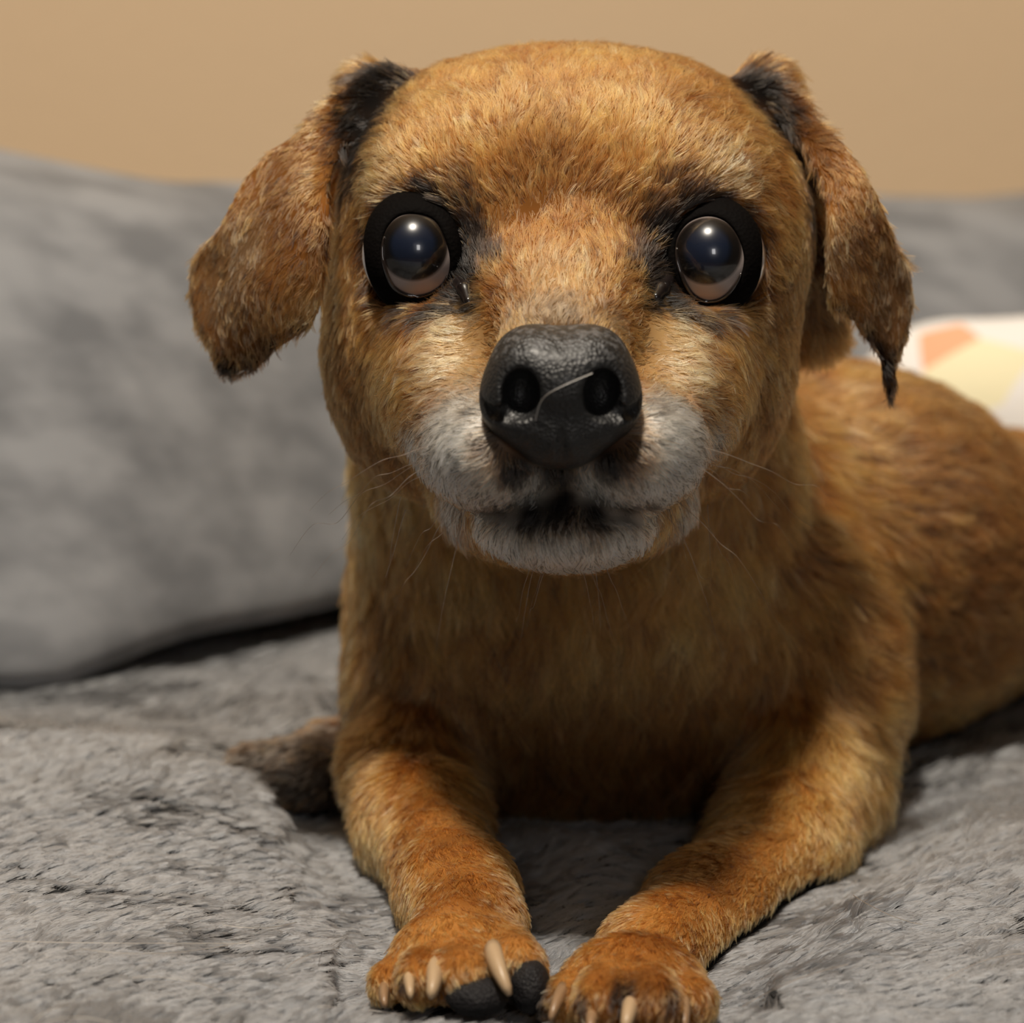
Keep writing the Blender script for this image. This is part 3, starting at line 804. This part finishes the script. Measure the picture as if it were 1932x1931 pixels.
# ---------------------------------------------------------------- nose
M_nose, t, b = new_mat('nose_leather')
b.inputs['Base Color'].default_value = (.0095, .0094, .0098, 1)
b.inputs['Roughness'].default_value = .50
b.inputs['Coat Weight'].default_value = .10
b.inputs['Coat Roughness'].default_value = .25
tc = t.nodes.new('ShaderNodeTexCoord')
vo = t.nodes.new('ShaderNodeTexVoronoi'); vo.inputs['Scale'].default_value = 1500
no = t.nodes.new('ShaderNodeTexNoise'); no.inputs['Scale'].default_value = 500; no.inputs['Detail'].default_value = 4
t.links.new(tc.outputs['Object'], vo.inputs['Vector']); t.links.new(tc.outputs['Object'], no.inputs['Vector'])
ad = t.nodes.new('ShaderNodeMath'); ad.operation = 'ADD'
t.links.new(vo.outputs['Distance'], ad.inputs[0]); t.links.new(no.outputs[0], ad.inputs[1])
sx = t.nodes.new('ShaderNodeSeparateXYZ'); t.links.new(tc.outputs['Object'], sx.inputs[0])
zr = t.nodes.new('ShaderNodeMapRange'); zr.inputs['From Min'].default_value = W(1058, 700, -45)[2]; zr.inputs['From Max'].default_value = W(1058, 650, -45)[2]
t.links.new(sx.outputs[2], zr.inputs['Value'])
n2 = t.nodes.new('ShaderNodeTexNoise'); n2.inputs['Scale'].default_value = 750; n2.inputs['Detail'].default_value = 3
t.links.new(tc.outputs['Object'], n2.inputs['Vector'])
nr = t.nodes.new('ShaderNodeMapRange'); nr.inputs['From Min'].default_value = .48; nr.inputs['From Max'].default_value = .62
t.links.new(n2.outputs[0], nr.inputs['Value'])
ml = t.nodes.new('ShaderNodeMath'); ml.operation = 'MULTIPLY'; t.links.new(zr.outputs[0], ml.inputs[0]); t.links.new(nr.outputs[0], ml.inputs[1])
mx = t.nodes.new('ShaderNodeMix'); mx.data_type = 'RGBA'; mx.inputs[6].default_value = (.0095, .0094, .0098, 1); mx.inputs[7].default_value = (.085, .085, .088, 1)
t.links.new(ml.outputs[0], mx.inputs[0]); t.links.new(mx.outputs[2], b.inputs['Base Color'])
bp = t.nodes.new('ShaderNodeBump'); bp.inputs['Strength'].default_value = .5; bp.inputs['Distance'].default_value = .0004
t.links.new(ad.outputs[0], bp.inputs['Height']); t.links.new(bp.outputs['Normal'], b.inputs['Normal'])
nc = W(1058, 745, -40) * 1000


def nl(x, y, z):
    return (nc + np.array([x, y, z])) * MM


g = Grid(nl(-18, -16, -22), nl(18, 16, 16), .00036)
e_ = lambda c, r, k, **kw: g.ell(nl(*c), np.array(r) * MM, k * MM, **kw)
e_((0, 2.5, 2.4), (11.4, 12, 9.2), 1)
e_((0, -1.5, 2.0), (10.4, 8.6, 7.6), 2)
e_((-5.6, 1.5, 5.0), (6.2, 9.5, 6.6), 3)
e_((5.6, 1.5, 5.0), (6.2, 9.5, 6.6), 3)
e_((-7.4, 0, -.6), (6.6, 8.8, 7.6), 2.5)
e_((7.4, 0, -.6), (6.6, 8.8, 7.6), 2.5)
e_((0, -.3, -5.5), (8.6, 8.6, 7.4), 2.5)
e_((-5.8, -3.2, -5.2), (3.8, 4.6, 3.6), 1.5)
e_((5.8, -3.2, -5.2), (3.8, 4.6, 3.6), 1.5)
for s in (-1, 1):
    e_((s * 6.9, -9, .8), (3.3, 6.0, 4.4), 1.0, mode='sub')
    g.chain([(nl(s * 6.4, -8.4, -1.4), .0013), (nl(s * 9.2, -7.2, -2.6), .0010), (nl(s * 12.0, -4.8, -2.2), .0007), (nl(s * 13.6, -2.6, -.6), .0003)], .0016, 'sub')
g.chain([(nl(0, -10.0, -2.0), .0004), (nl(0, -9.3, -6), .0008), (nl(0, -7.6, -10), .0010), (nl(0, -5, -13.5), .0011)], .0007, 'sub')
NV, NQ = g.mesh(1)
nose = mesh_obj('nose', NV, NQ, M_nose, dog)
nose['label'] = 'black leathery nose'

# ---------------------------------------------------------------- claws, pads, whiskers
M_claw = pbr('claw_horn', (.42, .29, .17), .45, coat=.1, bump=('n', 700, .2, .0003))
M_claw_d = pbr('dark_claw_horn', (.25, .15, .08), .4, coat=.2)
M_pad = pbr('paw_pad_skin', (.012, .011, .012), .6, spec=.2, bump=('v', 2200, .6, .0004))


for a, c, bq, r, mt in [
        ((930, 1795, -60), (938, 1828, -68), (962, 1878, -70), 1.75, M_claw), ((820, 1825, -60), (822, 1850, -68), (812, 1884, -70), 1.7, M_claw),
        ((770, 1830, -58), (772, 1855, -66), (775, 1884, -68), 1.2, M_claw), ((726, 1862, -54), (722, 1880, -60), (727, 1902, -61), 1.1, M_claw_d),
        ((1062, 1868, -62), (1048, 1895, -69), (1038, 1928, -70), 1.2, M_claw_d), ((1120, 1900, -68), (1116, 1925, -76), (1112, 1950, -77), 1.3, M_claw_d),
        ((1192, 1890, -70), (1186, 1915, -78), (1178, 1945, -79), 1.6, M_claw), ((1290, 1890, -64), (1290, 1915, -71), (1292, 1945, -72), 1.3, M_claw_d)]:
    a, c, bq = W(*a), W(*c), W(*bq)
    ts = np.linspace(0, 1, 9)
    tube('claw', [(1 - t_) ** 2 * a + 2 * t_ * (1 - t_) * c + t_ * t_ * bq for t_ in ts], [r * 1.22 * MM * (1 - .55 * t_ ** 1.8) * (1 if i < 8 else .6) for i, t_ in enumerate(ts)], mt, dog)
for (px, py, y), r in (((900, 1882, -65), (5.2, 4.2, 3.4)), ((1000, 1864, -58.5), (3.5, 4.6, 4.6))):
    p = W(px, py, y)
    V_ = SV * np.array(r) * MM
    V_ *= 1 + .05 * noise3(V_ + 1, .002, 9)[:, None]
    mesh_obj('paw_pad', V_ + p, SF, M_pad, dog)

wh = []
rw = np.random.default_rng(3)
for (px, py, y, dx, dy, dz, L_, k_) in [(850, 850, -32, -1, .35, .1, 32, 5), (1275, 850, -32, 1, .35, .1, 32, 5), (870, 920, -30, -.8, .9, -.1, 26, 4), (1250, 920, -30, .8, .9, -.1, 26, 4),
                                        (1020, 1050, -28, -.3, 1, -.1, 14, 4), (1110, 1050, -28, .3, 1, -.1, 14, 4), (780, 960, -8, -.4, 1, 0, 22, 2), (1340, 960, -5, .4, 1, 0, 22, 2)]:
    for _ in range(k_):
        p0 = W(px + rw.uniform(-25, 25), py + rw.uniform(-25, 25), y + 1)
        d = norm(RIGHT * (dx + rw.normal(0, .25)) - UP * (dy + rw.normal(0, .25)) + FWD * (dz - .3 + rw.normal(0, .2)))
        ln = L_ * rw.uniform(.5, 1.1) * MM
        wh.append([p0 + d * ln * t_ + np.array([0, .2, -.45]) * ln * t_ * t_ * rw.uniform(.3, .9) for t_ in np.linspace(0, 1, 8)])
wh = np.array(wh)
w_ = hair_obj('whiskers', wh, np.tile(.00007 * np.linspace(1, .2, 8), (len(wh), 1)), M_fur, np.tile((.03, .02, .015), (len(wh), 1)), dog)
w_['kind'] = 'stuff'


# ---------------------------------------------------------------- grey plush blanket
def sstep(x, a, b):
    t_ = np.clip((x - a) / (b - a), 0, 1)
    return t_ * t_ * (3 - 2 * t_)


CREST = np.array([W(745, 1735, -16), W(690, 1640, 8), W(560, 1520, 35), W(400, 1415, 70), W(150, 1370, 88), W(-400, 1360, 95)])
CREASE = np.array([W(-900, 1400, 150), W(0, 1330, 182), W(300, 1290, 215), W(650, 1205, 280), W(1300, 1100, 400), W(2100, 1080, 480), W(3600, 1060, 500)])


def bed_h(x, y):
    P3 = np.stack([x, y, np.full_like(x, .006)], -1)
    out = np.maximum.reduce([G.lo[0] - x, x - (G.lo + (G.n - 1) * G.h)[0], G.lo[1] - y, y - (G.lo + (G.n - 1) * G.h)[1], np.zeros_like(x)])
    sd_ = G.at(P3) + out
    h = -.0012 + .0060 * sstep(sd_, .001, .030) * (1 - sstep(y, .06, .16))
    # pushed-up fold on the left, with a hollow behind it
    cx = CREST[::-1]
    cy = np.interp(x, cx[:, 0], cx[:, 1]); cz = np.interp(x, cx[:, 0], cx[:, 2])
    cz = np.clip(cz, .0, .017)
    d = y - cy
    left = (1 - sstep(x, CREST[0, 0] - .055, CREST[0, 0] + .006)) * sstep(sd_, .002, .022)
    front = 1 - .62 * sstep(-d, .0, .10)
    hollow = sstep(x, CREST[4, 0] + .02, CREST[3, 0] + .01)
    back = 1 - sstep(d, .0, .035) * (.2 + .8 * hollow) - (1 - hollow) * .8 * sstep(d, .01, .09)
    h = h + left * (cz - .004) * np.where(d > 0, back, front)
    hc = W(590, 1490, 72)
    h = h - .013 * np.exp(-((x - hc[0]) / .034) ** 2 - ((y - hc[1]) / .030) ** 2) * sstep(sd_, .002, .03) * sstep(d, -.004, .02)
    # soft swell on the right beside the leg
    h = h + .006 * np.exp(-((x - .115) / .05) ** 2 - ((y + .005) / .045) ** 2) * sstep(sd_, .004, .03)
    Q3 = np.stack([x, y, 0 * x], -1)
    h = h + (noise3(Q3, .05, 21) * .0018 + noise3(Q3, .018, 22) * .0009) * sstep(sd_, .002, .022)
    # rise towards the crease is left to the cushion
    return h


M_blanket, t, b = new_mat('grey_plush')
at_ = t.nodes.new('ShaderNodeAttribute'); at_.attribute_name = 'under_pile'
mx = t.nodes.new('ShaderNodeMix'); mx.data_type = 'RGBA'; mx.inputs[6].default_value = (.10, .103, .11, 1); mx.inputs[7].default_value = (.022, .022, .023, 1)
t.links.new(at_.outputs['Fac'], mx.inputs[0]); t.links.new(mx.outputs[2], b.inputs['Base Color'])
b.inputs['Roughness'].default_value = .95
b.inputs['Specular IOR Level'].default_value = .1
M_plush_far, t, b = new_mat('grey_plush_cushion')
tc = t.nodes.new('ShaderNodeTexCoord'); no = t.nodes.new('ShaderNodeTexNoise'); no.inputs['Scale'].default_value = 38; no.inputs['Detail'].default_value = 5
mp = t.nodes.new('ShaderNodeMapping'); mp.inputs['Scale'].default_value = (.6, 1, 1.3)
rp = t.nodes.new('ShaderNodeValToRGB'); rp.color_ramp.elements[0].position = .38; rp.color_ramp.elements[0].color = (.13, .136, .148, 1); rp.color_ramp.elements[1].position = .62; rp.color_ramp.elements[1].color = (.245, .252, .268, 1)
t.links.new(tc.outputs['Object'], mp.inputs['Vector']); t.links.new(mp.outputs['Vector'], no.inputs['Vector']); t.links.new(no.outputs[0], rp.inputs['Fac']); t.links.new(rp.outputs['Color'], b.inputs['Base Color'])
b.inputs['Roughness'].default_value = .9; b.inputs['Sheen Weight'].default_value = .3

xs = np.concatenate([np.linspace(-.62, -.22, 40)[:-1], np.linspace(-.22, .30, 261), np.linspace(.30, .9, 50)[1:]])
ys = np.concatenate([np.linspace(-.30, -.12, 20)[:-1], np.linspace(-.12, .30, 211), np.linspace(.30, .9, 50)[1:]])
XX, YY = np.meshgrid(xs, ys, indexing='ij')
ZZ = bed_h(XX.ravel(), YY.ravel())
V = np.stack([XX.ravel(), YY.ravel(), ZZ], -1)
nx, ny = len(xs), len(ys)
ii, jj = np.meshgrid(np.arange(nx - 1), np.arange(ny - 1), indexing='ij')
i0 = (ii * ny + jj).ravel()
Fq = np.stack([i0, i0 + ny, i0 + ny + 1, i0 + 1], 1)
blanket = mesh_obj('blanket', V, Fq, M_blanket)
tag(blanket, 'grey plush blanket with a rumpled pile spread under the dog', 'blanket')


def pile(name, x, y, hfun, L, wid, tint, parent, seed, m=5, clump=.8, every=26, view_angle=0.0):
    q = np.stack([x * .30, y + x * .22, 0 * x], -1)
    cr_ = np.abs(noise3(q, .0062, seed + 11) + .35 * noise3(q, .0021, seed + 12)); mk = noise3(np.stack([x * .6, y, 0 * x], -1), .011, seed + 13)
    kp = (cr_ > .10 * sstep(mk, .05, .5)) | (np.random.default_rng(seed + 9).random(len(x)) < .06)
    x, y = x[kp], y[kp]
    n = len(x); e = .0006
    z = hfun(x, y); gx = (hfun(x + e, y) - z) / e; gy = (hfun(x, y + e) - z) / e
    N = norm(np.stack([-gx, -gy, np.ones(n)], -1))
    Pr = np.stack([x, y, z], -1)
    q = Pr * np.array([.55, 1, 0])
    a = .35 + noise3(q, .030, seed) * 1.0 + noise3(q, .009, seed + 1) * .7
    D = np.stack([np.cos(a), np.sin(a) * .8, 0 * a], -1)
    Pp, Rr, _ = groom(Pr, N, D, np.full(n, L), .50, .3, m=m, clump=clump, clump_every=every, seed=seed, wid=wid, tipw=.45)
    r = np.random.default_rng(seed + 5)
    c = np.array(tint)[None] * r.uniform(.7, 1.15, n)[:, None] * (1 + .16 * noise3(q, .006, seed + 7))[:, None]
    o = hair_obj(name, Pp, Rr, M_pile, np.clip(c, 0, .9), parent); o['kind'] = 'stuff'
    return o


PT = (.195, .204, .222)
rb = np.random.default_rng(11)
nn_ = 520000
px_, py_ = rb.uniform(-.17, .19, nn_), rb.uniform(-.105, .085, nn_)
kp = (np.abs(px_) < .055 + (py_ + .42) * .27)
px_, py_ = px_[kp], py_[kp]
kp = G.at(np.stack([px_, py_, np.full_like(px_, .004)], -1)) > -.001
pile('pile', px_[kp], py_[kp], bed_h, 4.4, .060, PT, blanket, 31, clump=.9, every=40)
nn_ = 480000
px_, py_ = rb.uniform(-.60, .88, nn_), rb.uniform(-.29, .50, nn_)
inner = (np.abs(px_) < .055 + (py_ + .42) * .27) & (px_ > -.17) & (px_ < .19) & (py_ > -.105) & (py_ < .085)
seen = (np.abs(px_) < .09 + (py_ + .42) * .30) & (py_ > .08) & (py_ < .42)
kp = ~inner & (seen | (rb.random(nn_) < .42)) & (G.at(np.stack([px_, py_, np.full_like(px_, .004)], -1)) > -.001)
px_, py_, seen = px_[kp], py_[kp], seen[kp]
pile('pile', px_[seen], py_[seen], bed_h, 6.5, .14, PT, blanket, 41, m=4, clump=.6)
pile('pile', px_[~seen], py_[~seen], bed_h, 8.0, .30, PT, blanket, 43, m=4, clump=.5)
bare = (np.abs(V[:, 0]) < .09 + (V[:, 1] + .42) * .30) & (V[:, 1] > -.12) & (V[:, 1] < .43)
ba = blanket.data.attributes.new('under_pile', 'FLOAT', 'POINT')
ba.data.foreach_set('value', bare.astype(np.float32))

# ---------------------------------------------------------------- back cushion in the same plush
M_c = M_plush_far
nu, nv = 150, 60
V = []
us = np.linspace(0, 1, nu); vs = np.linspace(0, 1, nv)
prof = np.array([(0.03, .004), (0.004, .005), (.0, .013), (.010, .035), (.04, .075), (.075, .112), (.11, .133), (.15, .142), (.20, .143), (.27, .12), (.31, .06), (.30, .006)])
pl_ = np.linspace(0, 1, len(prof))
for i, u_ in enumerate(us):
    x = -.60 + 1.5 * u_
    yc = np.interp(x, CREASE[:, 0], CREASE[:, 1])
    for v_ in vs:
        a_ = np.interp(v_, pl_, prof[:, 0]); b_ = np.interp(v_, pl_, prof[:, 1])
        V.append((x, yc + a_, b_ * (1 + .13 * math.exp(-((x + .22) / .08) ** 2))))
V = np.array(V)
Vs = V.reshape(nu, nv, 3)
for _ in range(6):
    Vs[:, 1:-1, 1:] = .5 * Vs[:, 1:-1, 1:] + .25 * (Vs[:, :-2, 1:] + Vs[:, 2:, 1:])
    Vs[1:-1, :, 1:] = .5 * Vs[1:-1, :, 1:] + .25 * (Vs[:-2, :, 1:] + Vs[2:, :, 1:])
V = Vs.reshape(-1, 3)
dn = noise3(V, .07, 51) * .006 + noise3(V, .025, 52) * .002
V[:, 1] += dn; V[:, 2] += dn * .7
ii, jj = np.meshgrid(np.arange(nu - 1), np.arange(nv - 1), indexing='ij')
i0 = (ii * nv + jj).ravel()
Fq = np.stack([i0, i0 + 1, i0 + nv + 1, i0 + nv], 1)
cushion = mesh_obj('back_cushion', V, Fq[:, ::-1], M_c)
tag(cushion, 'long grey plush back cushion behind the dog against the tan wall', 'cushion')

# ---------------------------------------------------------------- patterned throw behind the dog's back
M_throw, t, b = new_mat('patterned_fabric')
tc = t.nodes.new('ShaderNodeTexCoord'); vo = t.nodes.new('ShaderNodeTexVoronoi'); vo.inputs['Scale'].default_value = 34
rp = t.nodes.new('ShaderNodeValToRGB'); rp.color_ramp.interpolation = 'CONSTANT'
sp = t.nodes.new('ShaderNodeSeparateColor')
cols = [(0, (.80, .78, .76)), (.38, (.85, .42, .25)), (.50, (.80, .78, .76)), (.62, (.82, .76, .52)), (.74, (.40, .46, .36)), (.86, (.66, .72, .76))]
while len(rp.color_ramp.elements) < len(cols): rp.color_ramp.elements.new(.5)
for e, (p_, c_) in zip(rp.color_ramp.elements, cols): e.position = p_; e.color = (*c_, 1)
t.links.new(tc.outputs['Object'], vo.inputs['Vector']); t.links.new(vo.outputs['Color'], sp.inputs['Color']); t.links.new(sp.outputs[0], rp.inputs['Fac']); t.links.new(rp.outputs['Color'], b.inputs['Base Color'])
b.inputs['Roughness'].default_value = .9
g = Grid((.06, .30, -.004), (.50, .52, .13), .004)
g.ell((.27, .415, .045), (.125, .050, .046), .01)
g.ell((.35, .405, .040), (.085, .050, .042), .02)
g.ell((.18, .415, .052), (.060, .040, .042), .02)
g.ell((.27, .40, .078), (.080, .030, .020), .015)
V_, Q_ = g.mesh(2)
V_[:, 2] = np.maximum(V_[:, 2] + noise3(V_, .03, 61) * .003, .006)
throw = mesh_obj('patterned_throw', V_, Q_, M_throw)
tag(throw, 'bunched white fabric throw with orange, yellow and green patches behind the dog', 'throw')

# ---------------------------------------------------------------- room
def box(name, lo, hi, mat, bev=0):
    lo, hi = np.array(lo), np.array(hi)
    V = [[(lo, hi)[a][0], (lo, hi)[b_][1], (lo, hi)[c_][2]] for a in (0, 1) for b_ in (0, 1) for c_ in (0, 1)]
    o = mesh_obj(name, V, [(0, 1, 3, 2), (4, 6, 7, 5), (0, 4, 5, 1), (2, 3, 7, 6), (0, 2, 6, 4), (1, 5, 7, 3)], mat, smooth=False)
    if bev:
        m_ = o.modifiers.new('bevel', 'BEVEL'); m_.width = bev; m_.segments = 4
    return o


M_wall = pbr('tan_wall_paint', (.77, .57, .37), .85, bump=('n', 60, .15, .002))
M_floor = pbr('dark_wood_floor', (.10, .055, .03), .5)
M_matt = pbr('mattress_cloth', (.32, .31, .30), .9)
wall = box('wall_back', (-3, 1.10, -.50), (3, 1.20, 2.4), M_wall); wall['kind'] = 'structure'
fl_ = box('floor', (-3, -2.5, -.55), (3, 1.10, -.50), M_floor); fl_['kind'] = 'structure'
cl_ = box('ceiling', (-3, -2.5, 2.40), (3, 1.20, 2.5), pbr('ceiling_paint', (.75, .70, .62), .9)); cl_['kind'] = 'structure'
mt_ = box('couch_seat', (-.60, -.28, -.499), (.88, .88, -.022), M_matt, .03)
tag(mt_, 'upholstered couch seat under the grey plush blanket', 'couch')

# ---------------------------------------------------------------- stray hairs on the blanket
rs = np.random.default_rng(17)
ST = [((-20, 1775), (170, 1782), (480, 1780)), ((150, 1790), (300, 1815), (470, 1775)), ((60, 1931), (90, 1900), (130, 1895)), ((90, 1928), (150, 1912), (210, 1931)),
      ((250, 1845), (330, 1838), (420, 1870)), ((600, 1900), (660, 1900), (760, 1915)), ((1400, 1900), (1500, 1840), (1600, 1820)), ((1610, 1690), (1680, 1735), (1740, 1745)),
      ((1780, 1850), (1860, 1800), (1932, 1800)), ((540, 1830), (560, 1800), (640, 1790)), ((420, 1745), (500, 1760), (560, 1740))]


def on_bed(px, py, up=.003):
    d = norm(W(px, py, 0) - CAM)
    lo, hi = .30, .75
    for _ in range(40):
        mid = (lo + hi) / 2; p = CAM + d * mid
        if p[2] > bed_h(np.array([p[0]]), np.array([p[1]]))[0] + up: lo = mid
        else: hi = mid
    return CAM + d * lo


ST_LABEL = ['long pale hair lying level across the blanket at the left edge', 'long pale hair curving up between left edge and paw', 'short pale hair rising in the bottom left corner',
            'flat pale hair along the bottom edge left of the paws', 'fine pale hair sagging midway between left edge and paw', 'pale hair touching the toes of the left paw',
            'pale hair running up beside the right paw', 'pale hair dropping beside the right elbow', 'pale hair reaching the right edge of the blanket', 'short steep pale hair left of the clawed paw',
            'fine pale hair high on the blanket fold left of the leg']
for (a, c, bq), lb_ in zip(ST, ST_LABEL):
    pts = []
    for t_ in np.linspace(0, 1, 14):
        q_ = [(1 - t_) ** 2 * a[i] + 2 * t_ * (1 - t_) * c[i] + t_ * t_ * bq[i] for i in (0, 1)]
        pts.append(on_bed(q_[0], q_[1], .0034))
    o = hair_obj('stray_hair', np.array([pts]), np.full((1, 14), .00008), M_fur, [(.85, .78, .66)])
    tag(o, lb_, 'hair', 'stray hairs on the blanket')
pts0 = [W(1118, 704, -53), W(1085, 716, -54), W(1055, 732, -54.5), W(1030, 742, -54.5), W(1018, 752, -54.5), W(1014, 775, -54), W(1010, 795, -53)]
pts0 = np.array(pts0); tt_ = np.linspace(0, 6, 31)
pts = np.stack([np.interp(tt_, range(7), pts0[:, i]) for i in range(3)], -1)
for _ in range(40): pts[1:-1] = (pts[:-2] + pts[2:] + 2 * pts[1:-1]) / 4
o = hair_obj('stray_hair', np.array([pts]), np.full((1, 31), .00009), M_fur, [(.6, .58, .55)])
tag(o, 'curly pale hair stuck across the black nose', 'hair')
